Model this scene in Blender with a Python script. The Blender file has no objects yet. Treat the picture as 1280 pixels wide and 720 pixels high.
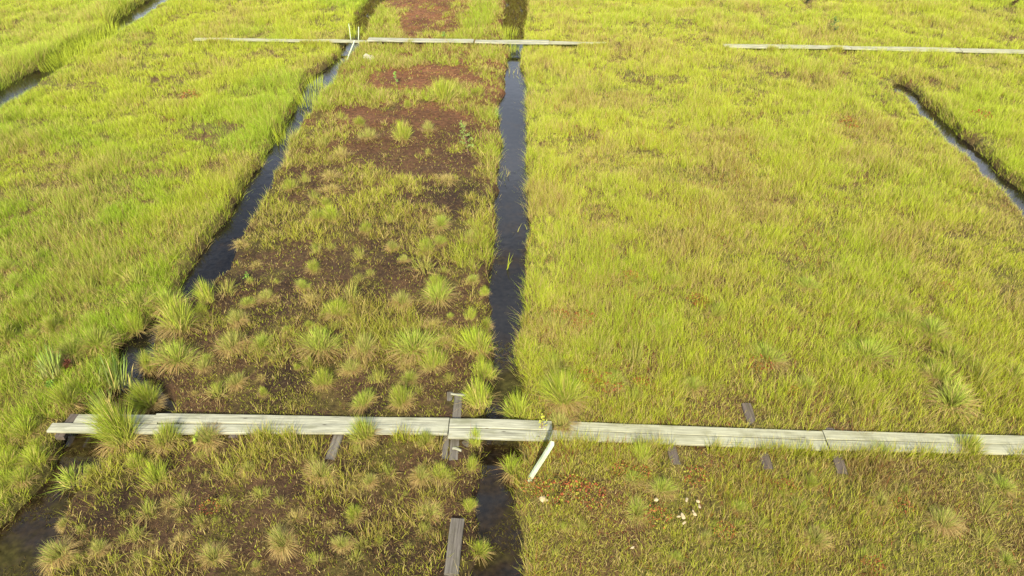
import bpy, math, random
import numpy as np

random.seed(7)
RNG = np.random.default_rng(11)
scn = bpy.context.scene
COL = scn.collection

# ------------------------------------------------------------------ camera
H = 7.0
FPX = 880.0
PITCH = math.radians(36.5)
cam_d = bpy.data.cameras.new('camera')
cam = bpy.data.objects.new('camera', cam_d)
COL.objects.link(cam)
cam.location = (0, 0, H)
cam.rotation_euler = (math.radians(90) - PITCH, 0, 0)
cam_d.sensor_width = 36.0
cam_d.lens = FPX / 1280 * 36.0
cam_d.clip_end = 2000
scn.camera = cam


def G(px, py, z=0.0):
    """photo pixel (1280x720) -> point of the level z"""
    u = (px - 640) / FPX
    v = (360 - py) / FPX
    r = (u, math.cos(PITCH) + v * math.sin(PITCH), -math.sin(PITCH) + v * math.cos(PITCH))
    t = (z - H) / r[2]
    return (r[0] * t, r[1] * t, z)


def PX(x, y):
    """ground point -> photo pixel, used to read the layout map of the bog"""
    c, s = math.cos(PITCH), math.sin(PITCH)
    dep = y * c + H * s
    v = y * s - H * c
    dep = np.maximum(dep, 0.5)
    return 640 + FPX * x / dep, 360 - FPX * v / dep


# ------------------------------------------------------------------ world + sun
SUN_EL, SUN_AZ = math.radians(36), math.radians(4)     # behind the camera, a little to its left
sx, sy, sz = -math.sin(SUN_AZ) * math.cos(SUN_EL), -math.cos(SUN_AZ) * math.cos(SUN_EL), math.sin(SUN_EL)
w = bpy.data.worlds.new('World')
scn.world = w
w.use_nodes = True
nt = w.node_tree
nt.nodes.clear()
N = nt.nodes.new
L = nt.links.new
out = N('ShaderNodeOutputWorld')
bg = N('ShaderNodeBackground')
bg.inputs['Strength'].default_value = 0.07
sky = N('ShaderNodeTexSky')
sky.sky_type = 'NISHITA'
sky.sun_disc = False
sky.sun_elevation = SUN_EL
sky.sun_rotation = math.atan2(sx, sy)
sky.air_density = 1.0
sky.dust_density = 0.6
tc = N('ShaderNodeTexCoord')
mp = N('ShaderNodeMapping')
mp.inputs['Scale'].default_value = (1.6, 1.6, 4.2)
mp.inputs['Location'].default_value = (0.3, 0.35, 0.55)
nz = N('ShaderNodeTexNoise')
nz.inputs['Scale'].default_value = 1.7
nz.inputs['Detail'].default_value = 7
nz.inputs['Roughness'].default_value = 0.55
cr = N('ShaderNodeValToRGB')
cr.color_ramp.elements[0].position = 0.22
cr.color_ramp.elements[0].color = (0, 0, 0, 1)
cr.color_ramp.elements[1].position = 0.74
cr.color_ramp.elements[1].color = (1, 1, 1, 1)
mx = N('ShaderNodeMix')
mx.data_type = 'RGBA'
mx.inputs['B'].default_value = (12.5, 13.5, 15.5, 1)
L(tc.outputs['Generated'], mp.inputs['Vector'])
L(mp.outputs['Vector'], nz.inputs['Vector'])
L(nz.outputs['Fac'], cr.inputs['Fac'])
L(cr.outputs['Color'], mx.inputs['Factor'])
L(sky.outputs['Color'], mx.inputs['A'])
L(mx.outputs['Result'], bg.inputs['Color'])
L(bg.outputs['Background'], out.inputs['Surface'])

sd = bpy.data.lights.new('sun', 'SUN')
sd.energy = 5.0
sd.angle = math.radians(0.55)
sd.color = (1.0, 0.92, 0.72)
so = bpy.data.objects.new('sun', sd)
COL.objects.link(so)
from mathutils import Vector
so.rotation_euler = Vector((sx, sy, sz)).to_track_quat('Z', 'Y').to_euler()
so.location = (0, -20, 30)

scn.view_settings.view_transform = 'Standard'
scn.view_settings.look = 'None'
scn.view_settings.gamma = 1.0
scn.view_settings.exposure = 1.34
scn.cycles.max_bounces = 5
scn.cycles.diffuse_bounces = 3
scn.cycles.glossy_bounces = 2
scn.cycles.transmission_bounces = 3
scn.cycles.transparent_max_bounces = 4


# ------------------------------------------------------------------ numpy noise
def _hash(ix, iy, seed):
    h = (ix.astype(np.int64) * 374761393 + iy.astype(np.int64) * 668265263 + seed * 974634777) & 0xFFFFFFFF
    h = ((h ^ (h >> 13)) * 1274126177) & 0xFFFFFFFF
    h = h ^ (h >> 16)
    return (h & 0xFFFFFF) / float(0xFFFFFF)


def vn(x, y, scale, seed):
    x = np.asarray(x) / scale + 1000.5
    y = np.asarray(y) / scale + 1000.5
    ix, iy = np.floor(x), np.floor(y)
    fx, fy = x - ix, y - iy
    fx = fx * fx * (3 - 2 * fx)
    fy = fy * fy * (3 - 2 * fy)
    a, b = _hash(ix, iy, seed), _hash(ix + 1, iy, seed)
    c, d = _hash(ix, iy + 1, seed), _hash(ix + 1, iy + 1, seed)
    return (a * (1 - fx) + b * fx) * (1 - fy) + (c * (1 - fx) + d * fx) * fy


def fbm(x, y, scale, seed, octv=3):
    s, a, t = 0, 1.0, 0
    for k in range(octv):
        s = s + a * vn(x, y, scale / 2 ** k, seed + 17 * k)
        t += a
        a *= 0.55
    return s / t


def sstep(a, b, v):
    t = np.clip((v - a) / (b - a), 0, 1)
    return t * t * (3 - 2 * t)


# ------------------------------------------------------------------ ditches (left edge, right edge) along y
def ditch(rows):
    pts = []
    for (py, xl, xr) in rows:
        a, b = G(xl, py), G(xr, py)
        pts.append((a[1], a[0], b[0]))
    pts.sort()
    return np.array(pts)


D_MAIN = ditch([(900, 560, 655), (800, 578, 652), (720, 588, 650), (660, 593, 646), (600, 598, 644), (550, 604, 650), (500, 608, 648),
                (450, 612, 650), (400, 614, 651), (350, 613, 655), (300, 616, 658), (250, 621, 659), (200, 623, 660),
                (165, 624, 660), (130, 624, 660), (100, 630, 658), (75, 634, 652), (60, 637, 651), (48, 634, 655), (38, 626, 656), (20, 628, 658), (0, 632, 661), (-60, 640, 664)])
D_LEFT = ditch([(900, -210, 30), (800, -120, 40), (720, -70, 62), (660, -15, 78), (620, 18, 92), (585, 58, 112), (560, 70, 150), (530, 80, 205), (505, 108, 215), (480, 148, 200),
                (455, 152, 190), (430, 150, 186), (405, 170, 204), (380, 200, 226), (360, 214, 262), (320, 244, 288), (280, 273, 310), (240, 300, 330),
                (200, 325, 352), (160, 348, 374), (130, 366, 393), (108, 376, 410), (96, 384, 420), (84, 402, 422), (70, 420, 436), (50, 434, 452), (20, 444, 468), (0, 458, 480), (-60, 500, 518)])
D_TOPL = ditch([(200, -165, -95), (160, -100, -40), (115, -16, 30), (90, 26, 66), (75, 60, 86), (60, 84, 104), (44, 118, 144), (30, 134, 166), (20, 146, 180), (0, 176, 208), (-60, 262, 290)])
D_RIGHT = ditch([(420, 1415, 1490), (340, 1340, 1410), (250, 1264, 1303), (205, 1217, 1249), (160, 1169, 1198), (138, 1148, 1173), (118, 1127, 1149), (104, 1116, 1137), (97, 1122, 1128)])
DITCHES = [D_MAIN, D_LEFT, D_TOPL, D_RIGHT]


def ditch_d(D, x, y, seed):
    """signed depth inside the ditch (m), ragged edges"""
    n1 = (fbm(x, y, 0.55, seed, 3) - 0.5) * 0.26
    xl = np.interp(y, D[:, 0], D[:, 1])
    xr = np.interp(y, D[:, 0], D[:, 2])
    dd = np.minimum(x - xl, xr - x) + n1
    dd = np.where((y < D[0, 0]) | (y > D[-1, 0]), -9, dd)
    return dd


def all_ditch(x, y):
    r = np.full(np.shape(x), -9.0)
    for i, D in enumerate(DITCHES):
        r = np.maximum(r, ditch_d(D, x, y, 40 + i * 7))
    return r


def height(x, y, dd=None):
    if dd is None:
        dd = all_ditch(x, y)
    z = (fbm(x, y, 3.0, 3, 3) - 0.5) * 0.10 + (fbm(x, y, 0.5, 5, 3) - 0.5) * 0.11
    z = z + 0.03
    k = sstep(-0.10, 0.10, dd)
    return z * (1 - k) + (-0.34 + 0.5 * z) * k


# ------------------------------------------------------------------ cover map
BARE = [(515, 105, 60, 18, 1.0), (600, 108, 40, 14, .8), (545, 92, 50, 8, .7), (525, 160, 90, 26, 1.0), (480, 190, 60, 26, .9), (540, 205, 60, 22, 1.0), (445, 155, 22, 18, .9),
        (530, 245, 40, 14, .7), (570, 255, 26, 16, .9), (600, 235, 30, 14, .7), (400, 215, 40, 12, .6), (530, 22, 36, 22, .9), (560, 40, 22, 12, .7), (500, 4, 50, 8, .8), (500, 70, 16, 6, .7),
        (560, 395, 45, 14, .9), (605, 370, 12, 40, .7), (510, 345, 60, 22, .45), (440, 330, 90, 30, .4), (310, 330, 50, 24, .35), (300, 390, 30, 14, .4),
        (480, 490, 60, 20, .6), (530, 500, 30, 16, .5), (300, 500, 70, 20, .4), (590, 465, 10, 12, .7), (625, 55, 14, 6, .6), (640, 15, 14, 20, .4),
        (190, 660, 90, 40, .35), (420, 670, 90, 40, .3), (90, 700, 30, 30, .5), (330, 620, 80, 22, .35), (500, 600, 40, 15, .35), (235, 590, 30, 12, .4), (480, 700, 60, 20, .4), (130, 640, 22, 12, .5)]
LUSH = [(600, 315, 28, 36, .7), (385, 120, 30, 30, .6), (360, 170, 26, 34, .5), (400, 85, 40, 16, .6), (490, 120, 60, 7, .5), (560, 118, 34, 12, .6), (600, 60, 60, 16, .4), (430, 60, 40, 16, .4),
        (600, 20, 26, 24, .6), (500, 435, 110, 26, .5), (340, 435, 70, 16, .5), (410, 430, 40, 16, .4), (230, 405, 50, 22, .6), (350, 270, 40, 24, .3), (610, 180, 16, 30, .5), (605, 150, 20, 20, .4),
        (600, 440, 16, 24, .4), (480, 30, 30, 20, .4), (500, 75, 100, 10, .4), (560, 560, 50, 12, .2), (325, 600, 40, 20, .15), (610, 225, 12, 50, .4), (430, 100, 40, 25, .35), (640, 300, 10, 60, 0)]


def blobs(lst, px, py, seed):
    r = np.zeros(np.shape(px))
    wx = (vn(px, py, 22, seed) - .5) * 26 + (vn(px, py, 7, seed + 5) - .5) * 18
    wy = (vn(px, py, 18, seed + 3) - .5) * 18 + (vn(px, py, 5, seed + 8) - .5) * 10
    for cx, cy, rx, ry, s in lst:
        d = ((px + wx - cx) / rx) ** 2 + ((py + wy * min(1, ry / 18.) - cy) / ry) ** 2
        r = np.maximum(r, s * (1 - sstep(0.35, 1.35, d)))
    return r


def which(x, y):
    """0 left field, 1 strip between the ditches, 2 right field, 3 beyond top left ditch, 4 beyond right ditch"""
    mid = lambda D: 0.5 * (np.interp(y, D[:, 0], D[:, 1]) + np.interp(y, D[:, 0], D[:, 2]))
    z = np.where(x < mid(D_LEFT), 0, np.where(x < mid(D_MAIN), 1, 2))
    z = np.where((x < mid(D_TOPL)) & (y > 8), 3, z)
    z = np.where((x > mid(D_RIGHT)) & (y > D_RIGHT[0, 0]), 4, z)
    return z


def strip_cover(x, y):
    px, py = PX(x, y)
    n = fbm(x, y, 0.9, 61, 3)
    base = 0.40 + 0.12 * sstep(450, 250, py) + 0.06 * sstep(140, 40, py)
    return np.clip(base + 1.5 * (n - .5) + 0.8 * (fbm(x, y, 0.3, 64, 2) - .5) + 0.9 * blobs(LUSH, px, py, 77) - (0.05 + 1.4 * fbm(x, y, 0.38, 65, 2)) * blobs(BARE, px, py, 91), 0, 1)


def lerp(a, b, t):
    t = np.asarray(t)[..., None]
    return np.asarray(a) * (1 - t) + np.asarray(b) * t


C_GREEN = np.array((0.190, 0.310, 0.016))
C_YGREEN = np.array((0.340, 0.385, 0.023))
C_OLIVE = np.array((0.255, 0.245, 0.030))
C_STRAW = np.array((0.52, 0.410, 0.150))
C_RED = np.array((0.22, 0.060, 0.025))
C_BROWN = np.array((0.170, 0.100, 0.040))
C_BLUE = np.array((0.110, 0.190, 0.060))
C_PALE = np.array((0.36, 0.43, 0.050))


# ------------------------------------------------------------------ materials
def new_mat(name):
    m = bpy.data.materials.new(name)
    m.use_nodes = True
    m.node_tree.nodes.clear()
    return m, m.node_tree.nodes.new, m.node_tree.links.new


def foliage_mat(name, trans=0.35):
    m, n, l = new_mat(name)
    o = n('ShaderNodeOutputMaterial')
    a = n('ShaderNodeAttribute')
    a.attribute_name = 'Col'
    d = n('ShaderNodeBsdfPrincipled')
    d.inputs['Roughness'].default_value = 0.55
    d.inputs['Specular IOR Level'].default_value = 0.12
    t = n('ShaderNodeBsdfTranslucent')
    mi = n('ShaderNodeMixShader')
    mi.inputs[0].default_value = trans
    l(a.outputs['Color'], d.inputs['Base Color'])
    l(a.outputs['Color'], t.inputs['Color'])
    l(d.outputs[0], mi.inputs[1])
    l(t.outputs[0], mi.inputs[2])
    l(mi.outputs[0], o.inputs['Surface'])
    return m


M_GRASS = foliage_mat('grass_blades', 0.30)
M_LEAF = foliage_mat('broad_leaves', 0.35)


def wood_mat(name, light, dark, grime, rough=0.75, streak=1.0):
    m, n, l = new_mat(name)
    o = n('ShaderNodeOutputMaterial')
    b = n('ShaderNodeBsdfPrincipled')
    b.inputs['Roughness'].default_value = rough
    b.inputs['Specular IOR Level'].default_value = 0.25
    tcn = n('ShaderNodeTexCoord')
    oi = n('ShaderNodeObjectInfo')
    off = n('ShaderNodeVectorMath')
    off.operation = 'ADD'
    comb = n('ShaderNodeCombineXYZ')
    ml = n('ShaderNodeMath')
    ml.operation = 'MULTIPLY'
    ml.inputs[1].default_value = 37.0
    l(oi.outputs['Random'], ml.inputs[0])
    l(ml.outputs[0], comb.inputs[0])
    l(ml.outputs[0], comb.inputs[1])
    l(tcn.outputs['Object'], off.inputs[0])
    l(comb.outputs[0], off.inputs[1])
    m1 = n('ShaderNodeMapping')
    m1.inputs['Scale'].default_value = (1.4, 34, 34)
    g = n('ShaderNodeTexNoise')
    g.inputs['Scale'].default_value = 1.3
    g.inputs['Detail'].default_value = 6
    g.inputs['Roughness'].default_value = 0.65
    g.inputs['Distortion'].default_value = 0.6
    l(off.outputs[0], m1.inputs['Vector'])
    l(m1.outputs[0], g.inputs['Vector'])
    r = n('ShaderNodeValToRGB')
    r.color_ramp.elements[0].position = 0.32
    r.color_ramp.elements[0].color = (*dark, 1)
    r.color_ramp.elements[1].position = 0.60
    r.color_ramp.elements[1].color = (*light, 1)
    l(g.outputs['Fac'], r.inputs['Fac'])
    g2 = n('ShaderNodeTexNoise')
    g2.inputs['Scale'].default_value = 4.5
    g2.inputs['Detail'].default_value = 5
    m2 = n('ShaderNodeMapping')
    m2.inputs['Scale'].default_value = (0.7, 1.8, 1)
    l(off.outputs[0], m2.inputs['Vector'])
    l(m2.outputs[0], g2.inputs['Vector'])
    r2 = n('ShaderNodeValToRGB')
    r2.color_ramp.elements[0].position = 0.50
    r2.color_ramp.elements[0].color = (0, 0, 0, 1)
    r2.color_ramp.elements[1].position = 0.74
    r2.color_ramp.elements[1].color = (0.8, 0.8, 0.8, 1)
    l(g2.outputs['Fac'], r2.inputs['Fac'])
    mixg = n('ShaderNodeMix')
    mixg.data_type = 'RGBA'
    mixg.inputs['B'].default_value = (*grime, 1)
    l(r2.outputs['Color'], mixg.inputs['Factor'])
    l(r.outputs['Color'], mixg.inputs['A'])
    # knots
    vo = n('ShaderNodeTexVoronoi')
    vo.inputs['Scale'].default_value = 2.2
    m3 = n('ShaderNodeMapping')
    m3.inputs['Scale'].default_value = (1, 2.6, 1)
    l(off.outputs[0], m3.inputs['Vector'])
    l(m3.outputs[0], vo.inputs['Vector'])
    r3 = n('ShaderNodeValToRGB')
    r3.color_ramp.elements[0].position = 0.035
    r3.color_ramp.elements[0].color = (0.8, 0.8, 0.8, 1)
    r3.color_ramp.elements[1].position = 0.085
    r3.color_ramp.elements[1].color = (0, 0, 0, 1)
    l(vo.outputs['Distance'], r3.inputs['Fac'])
    mk = n('ShaderNodeMix')
    mk.data_type = 'RGBA'
    mk.inputs['B'].default_value = (dark[0] * .5, dark[1] * .45, dark[2] * .4, 1)
    l(r3.outputs['Color'], mk.inputs['Factor'])
    l(mixg.outputs['Result'], mk.inputs['A'])
    l(mk.outputs['Result'], b.inputs['Base Color'])
    bp = n('ShaderNodeBump')
    bp.inputs['Strength'].default_value = 0.35
    bp.inputs['Distance'].default_value = 0.004
    l(g.outputs['Fac'], bp.inputs['Height'])
    l(bp.outputs[0], b.inputs['Normal'])
    l(b.outputs[0], o.inputs['Surface'])
    return m


M_BOARD = wood_mat('bleached_board', (0.265, 0.26, 0.19), (0.10, 0.096, 0.068), (0.12, 0.12, 0.07))
M_BOARD2 = wood_mat('grimy_board', (0.25, 0.245, 0.165), (0.14, 0.135, 0.09), (0.12, 0.115, 0.06))
M_GREY = wood_mat('grey_weathered_wood', (0.105, 0.092, 0.074), (0.038, 0.031, 0.024), (0.045, 0.04, 0.02))
M_DARK = wood_mat('dark_wet_wood', (0.085, 0.066, 0.052), (0.035, 0.027, 0.022), (0.045, 0.04, 0.018))
M_STAKE = wood_mat('pale_stake_wood', (0.38, 0.42, 0.29), (0.26, 0.30, 0.2), (0.2, 0.25, 0.13))

# ground
m, n, l = new_mat('bog_soil')
o = n('ShaderNodeOutputMaterial')
b = n('ShaderNodeBsdfPrincipled')
b.inputs['Roughness'].default_value = 0.92
b.inputs['Specular IOR Level'].default_value = 0.15
a = n('ShaderNodeAttribute')
a.attribute_name = 'Col'
tcn = n('ShaderNodeTexCoord')
g1 = n('ShaderNodeTexNoise')
g1.inputs['Scale'].default_value = 13
g1.inputs['Detail'].default_value = 8
g1.inputs['Roughness'].default_value = 0.7
l(tcn.outputs['Object'], g1.inputs['Vector'])
r = n('ShaderNodeValToRGB')
r.color_ramp.elements[0].position = 0.3
r.color_ramp.elements[0].color = (0.28, 0.26, 0.24, 1)
r.color_ramp.elements[1].position = 0.7
r.color_ramp.elements[1].color = (1.75, 1.75, 1.7, 1)
l(g1.outputs['Fac'], r.inputs['Fac'])
mu = n('ShaderNodeMix')
mu.data_type = 'RGBA'
mu.blend_type = 'MULTIPLY'
mu.inputs['Factor'].default_value = 1
l(a.outputs['Color'], mu.inputs['A'])
l(r.outputs['Color'], mu.inputs['B'])
l(mu.outputs['Result'], b.inputs['Base Color'])
bp = n('ShaderNodeBump')
bp.inputs['Strength'].default_value = 1.0
bp.inputs['Distance'].default_value = 0.06
l(g1.outputs['Fac'], bp.inputs['Height'])
l(bp.outputs[0], b.inputs['Normal'])
l(b.outputs[0], o.inputs['Surface'])
M_SOIL = m

# water: dark peat water, olive algal mats, faint ripples
m, n, l = new_mat('peat_water')
o = n('ShaderNodeOutputMaterial')
b = n('ShaderNodeBsdfPrincipled')
tcn = n('ShaderNodeTexCoord')
g1 = n('ShaderNodeTexNoise')
g1.inputs['Scale'].default_value = 1.5
g1.inputs['Detail'].default_value = 5
g1.inputs['Roughness'].default_value = 0.6
l(tcn.outputs['Object'], g1.inputs['Vector'])
a = n('ShaderNodeAttribute')
a.attribute_name = 'Murk'
ad = n('ShaderNodeMath')
ad.operation = 'ADD'
l(g1.outputs['Fac'], ad.inputs[0])
l(a.outputs['Fac'], ad.inputs[1])
r = n('ShaderNodeValToRGB')
e = r.color_ramp.elements
e[0].position = 0.50
e[0].color = (0.006, 0.005, 0.004, 1)
e[1].position = 0.98
e[1].color = (0.034, 0.031, 0.008, 1)
x1 = e.new(0.70)
x1.color = (0.014, 0.009, 0.004, 1)
l(ad.outputs[0], r.inputs['Fac'])
g3 = n('ShaderNodeTexNoise')
g3.inputs['Scale'].default_value = 14
g3.inputs['Detail'].default_value = 6
l(tcn.outputs['Object'], g3.inputs['Vector'])
r4 = n('ShaderNodeValToRGB')
r4.color_ramp.elements[0].position = 0.35
r4.color_ramp.elements[0].color = (0.6, 0.6, 0.6, 1)
r4.color_ramp.elements[1].position = 0.68
r4.color_ramp.elements[1].color = (1.4, 1.4, 1.4, 1)
l(g3.outputs['Fac'], r4.inputs['Fac'])
mu = n('ShaderNodeMix')
mu.data_type = 'RGBA'
mu.blend_type = 'MULTIPLY'
mu.inputs['Factor'].default_value = 1
l(r.outputs['Color'], mu.inputs['A'])
l(r4.outputs['Color'], mu.inputs['B'])
l(mu.outputs['Result'], b.inputs['Base Color'])
rr = n('ShaderNodeMapRange')
rr.inputs['From Min'].default_value = 0.7
rr.inputs['From Max'].default_value = 1.05
rr.inputs['To Min'].default_value = 0.03
rr.inputs['To Max'].default_value = 0.25
l(ad.outputs[0], rr.inputs['Value'])
l(rr.outputs[0], b.inputs['Roughness'])
b.inputs['IOR'].default_value = 1.33
rs = n('ShaderNodeMapRange')
rs.inputs['From Min'].default_value = 0.6
rs.inputs['From Max'].default_value = 0.85
rs.inputs['To Min'].default_value = 0.5
rs.inputs['To Max'].default_value = 0.08
l(ad.outputs[0], rs.inputs['Value'])
l(rs.outputs[0], b.inputs['Specular IOR Level'])
g2 = n('ShaderNodeTexNoise')
g2.inputs['Scale'].default_value = 5
g2.inputs['Detail'].default_value = 3
l(tcn.outputs['Object'], g2.inputs['Vector'])
bp = n('ShaderNodeBump')
bp.inputs['Strength'].default_value = 0.10
bp.inputs['Distance'].default_value = 0.03
l(g2.outputs['Fac'], bp.inputs['Height'])
l(bp.outputs[0], b.inputs['Normal'])
l(b.outputs[0], o.inputs['Surface'])
M_WATER = m


def flat_mat(name, col, rough=0.8):
    m, n, l = new_mat(name)
    o = n('ShaderNodeOutputMaterial')
    b = n('ShaderNodeBsdfPrincipled')
    b.inputs['Roughness'].default_value = rough
    t = n('ShaderNodeTexNoise')
    t.inputs['Scale'].default_value = 18
    t.inputs['Detail'].default_value = 6
    c = n('ShaderNodeTexCoord')
    l(c.outputs['Object'], t.inputs['Vector'])
    r = n('ShaderNodeValToRGB')
    r.color_ramp.elements[0].position = .3
    r.color_ramp.elements[0].color = (col[0] * .6, col[1] * .55, col[2] * .5, 1)
    r.color_ramp.elements[1].position = .65
    r.color_ramp.elements[1].color = (*col, 1)
    l(t.outputs['Fac'], r.inputs['Fac'])
    l(r.outputs['Color'], b.inputs['Base Color'])
    l(b.outputs[0], o.inputs['Surface'])
    return m


M_CHIP = flat_mat('bleached_chip', (0.33, 0.27, 0.16))
M_STONE = flat_mat('pale_stone', (0.34, 0.32, 0.25))
M_BARK = flat_mat('twig_bark', (0.16, 0.10, 0.06))


# ------------------------------------------------------------------ object helpers
def tag(o, label=None, cat=None, group=None, kind=None):
    if label:
        o['label'] = label
    if cat:
        o['category'] = cat
    if group:
        o['group'] = group
    if kind:
        o['kind'] = kind
    return o


def link(name, me, parent=None):
    o = bpy.data.objects.new(name, me)
    COL.objects.link(o)
    if parent:
        o.parent = parent
    return o


def empty(name, loc=(0, 0, 0), rz=0):
    o = bpy.data.objects.new(name, None)
    COL.objects.link(o)
    o.empty_display_size = 0.1
    o.location = loc
    o.rotation_euler = (0, 0, rz)
    return o


def arr_mesh(name, V, Q, T, C, mat):
    """vertices, quads, tris, per-vertex colours -> mesh (all numpy)"""
    me = bpy.data.meshes.new(name)
    nq, ntri = len(Q), len(T)
    me.vertices.add(len(V))
    me.vertices.foreach_set('co', V.astype(np.float32).ravel())
    me.loops.add(nq * 4 + ntri * 3)
    me.polygons.add(nq + ntri)
    li = np.concatenate([Q.ravel(), T.ravel()]).astype(np.int32)
    me.loops.foreach_set('vertex_index', li)
    ls = np.concatenate([np.arange(nq) * 4, nq * 4 + np.arange(ntri) * 3]).astype(np.int32)
    me.polygons.foreach_set('loop_start', ls)
    at = me.color_attributes.new('Col', 'FLOAT_COLOR', 'POINT')
    cc = np.ones((len(V), 4), np.float32)
    cc[:, :3] = C
    at.data.foreach_set('color', cc.ravel())
    me.materials.append(mat)
    me.update(calc_edges=True)
    return me


def blades(P, h, wd, az, lean, cb, ct, nseg=2, droop=0.0, straight=1.6):
    """many curved tapering blades -> V, Q, T, C.  P (n,3); h height, lean = reach of the tip, az = direction"""
    n_ = len(P)
    dirx, diry = np.cos(az), np.sin(az)
    fa = RNG.uniform(0, math.pi, n_)
    wx, wy = np.cos(fa), np.sin(fa)
    vs, cs = [], []
    K = 2 * nseg + 1
    V = np.empty((n_, K, 3), np.float32)
    C = np.empty((n_, K, 3), np.float32)
    ts = np.linspace(0, 1, nseg + 1)
    for i, t in enumerate(ts):
        r_ = lean * t ** straight
        z_ = h * (t - droop * t * t)
        cx = P[:, 0] + dirx * r_
        cy = P[:, 1] + diry * r_
        cz = P[:, 2] + z_
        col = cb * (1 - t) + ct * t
        if i < nseg:
            hw = 0.5 * wd * (1 - 0.55 * t)
            V[:, 2 * i, 0] = cx - wx * hw
            V[:, 2 * i, 1] = cy - wy * hw
            V[:, 2 * i, 2] = cz
            V[:, 2 * i + 1, 0] = cx + wx * hw
            V[:, 2 * i + 1, 1] = cy + wy * hw
            V[:, 2 * i + 1, 2] = cz
            C[:, 2 * i] = col
            C[:, 2 * i + 1] = col
        else:
            V[:, K - 1, 0] = cx
            V[:, K - 1, 1] = cy
            V[:, K - 1, 2] = cz
            C[:, K - 1] = col
    base = (np.arange(n_) * K)[:, None]
    Qs = [base + np.array([[2 * i, 2 * i + 1, 2 * i + 3, 2 * i + 2]]) for i in range(nseg - 1)]
    Q = np.concatenate(Qs) if Qs else np.zeros((0, 4), int)
    T = base + np.array([[2 * nseg - 2, 2 * nseg - 1, 2 * nseg]])
    return V.reshape(-1, 3), Q, T, C.reshape(-1, 3)


def merge(lst):
    Vs, Qs, Ts, Cs, off = [], [], [], [], 0
    for V, Q, T, C in lst:
        Vs.append(V)
        Qs.append(Q + off)
        Ts.append(T + off)
        Cs.append(C)
        off += len(V)
    return np.concatenate(Vs), np.concatenate(Qs), np.concatenate(Ts), np.concatenate(Cs)


# ------------------------------------------------------------------ ground
def axis(fine0, fine1, step, far0, far1):
    a_ = np.arange(fine0, fine1 + 1e-6, step)
    def ext(start, end):
        out_, d_, p_ = [], step * 2, start
        sg = 1 if end > start else -1
        while (end - p_) * sg > 0:
            p_ += sg * d_
            d_ *= 1.35
            out_.append(p_)
        return out_
    return np.array(ext(fine0, far0)[::-1] + list(a_) + ext(fine1, far1))


gx = axis(-24, 24, 0.06, -500, 500)
gy = axis(2.0, 34, 0.055, -60, 900)
XX, YY = np.meshgrid(gx, gy)
X, Y = XX.ravel(), YY.ravel()
dd = all_ditch(X, Y)
Z = height(X, Y, dd)
zn = which(X, Y)
soil_f = lerp((0.085, 0.075, 0.018), (0.075, 0.045, 0.018), sstep(.35, .7, fbm(X, Y, 0.8, 8)))
pk = sstep(12, 20, Y)
peat = lerp(lerp((0.026, 0.015, 0.008), (0.050, 0.028, 0.014), sstep(.3, .7, fbm(X, Y, .7, 9))), lerp((0.078, 0.033, 0.014), (0.125, 0.054, 0.024), sstep(.3, .7, fbm(X, Y, .7, 10))), pk)
moss = sstep(.5, .68, fbm(X, Y, 0.35, 12)) * 0.75
bare_here = blobs(BARE, *PX(X, Y), 91)
peat = lerp(peat, (0.060, 0.050, 0.012), moss * np.clip(1 - 1.3 * bare_here, 0, 1))
CG = np.where((zn == 1)[:, None], peat, soil_f)
CG = lerp(CG, (0.035, 0.024, 0.016), sstep(-0.06, 0.06, dd))
nx, ny = len(gx), len(gy)
ii = (np.arange(ny - 1)[:, None] * nx + np.arange(nx - 1)[None, :]).ravel()
Qg = np.stack([ii, ii + 1, ii + nx + 1, ii + nx], 1)
me = arr_mesh('ground', np.stack([X, Y, Z], 1), Qg, np.zeros((0, 3), int), CG, M_SOIL)
me.polygons.foreach_set('use_smooth', np.ones(len(me.polygons), bool))
ground = tag(link('ground', me), 'peaty bog ground cut by drainage ditches', kind='structure')


# ------------------------------------------------------------------ water in the ditches
def water(D, name, label, step=0.25, margin=0.35, murkf=None):
    ys = np.arange(max(D[0, 0], 1.5), D[-1, 0], step)
    xl = np.interp(ys, D[:, 0], D[:, 1]) - margin
    xr = np.interp(ys, D[:, 0], D[:, 2]) + margin
    k = 5
    V, mk = [], []
    for j, y in enumerate(ys):
        for i in range(k):
            x = xl[j] + (xr[j] - xl[j]) * i / (k - 1)
            V.append((x, y, -0.13))
            mk.append(murkf(x, y) if murkf else 0.0)
    Q = []
    for j in range(len(ys) - 1):
        for i in range(k - 1):
            p_ = j * k + i
            Q.append((p_, p_ + 1, p_ + k + 1, p_ + k))
    me = bpy.data.meshes.new(name)
    me.from_pydata(V, [], Q)
    at = me.attributes.new('Murk', 'FLOAT', 'POINT')
    at.data.foreach_set('value', np.array(mk, np.float32))
    me.materials.append(M_WATER)
    o = link(name, me)
    tag(o, label, kind='structure')
    return o


def murk_main(x, y):
    px, py = PX(x, y)
    py, px = float(py), float(px)
    v = 0.0
    for c, s, a_ in ((470, 35, .42), (595, 45, .34), (310, 14, .2), (680, 25, .2), (520, 40, .3)):
        v = max(v, a_ * math.exp(-((py - c) / s) ** 2))
    mid = 0.5 * (np.interp(y, D_MAIN[:, 0], D_MAIN[:, 1]) + np.interp(y, D_MAIN[:, 0], D_MAIN[:, 2]))
    if 500 < py < 620 and x < mid:
        v -= 0.2
    if py < 47:
        return 0.30
    return v - 0.05 if py < 250 else v


def murk_left(x, y):
    px, py = PX(x, y)
    py = float(py)
    if py < 50:
        return 0.30
    return -0.05 if py < 440 else min(0.22, (py - 440) / 400 + 0.05)


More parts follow.
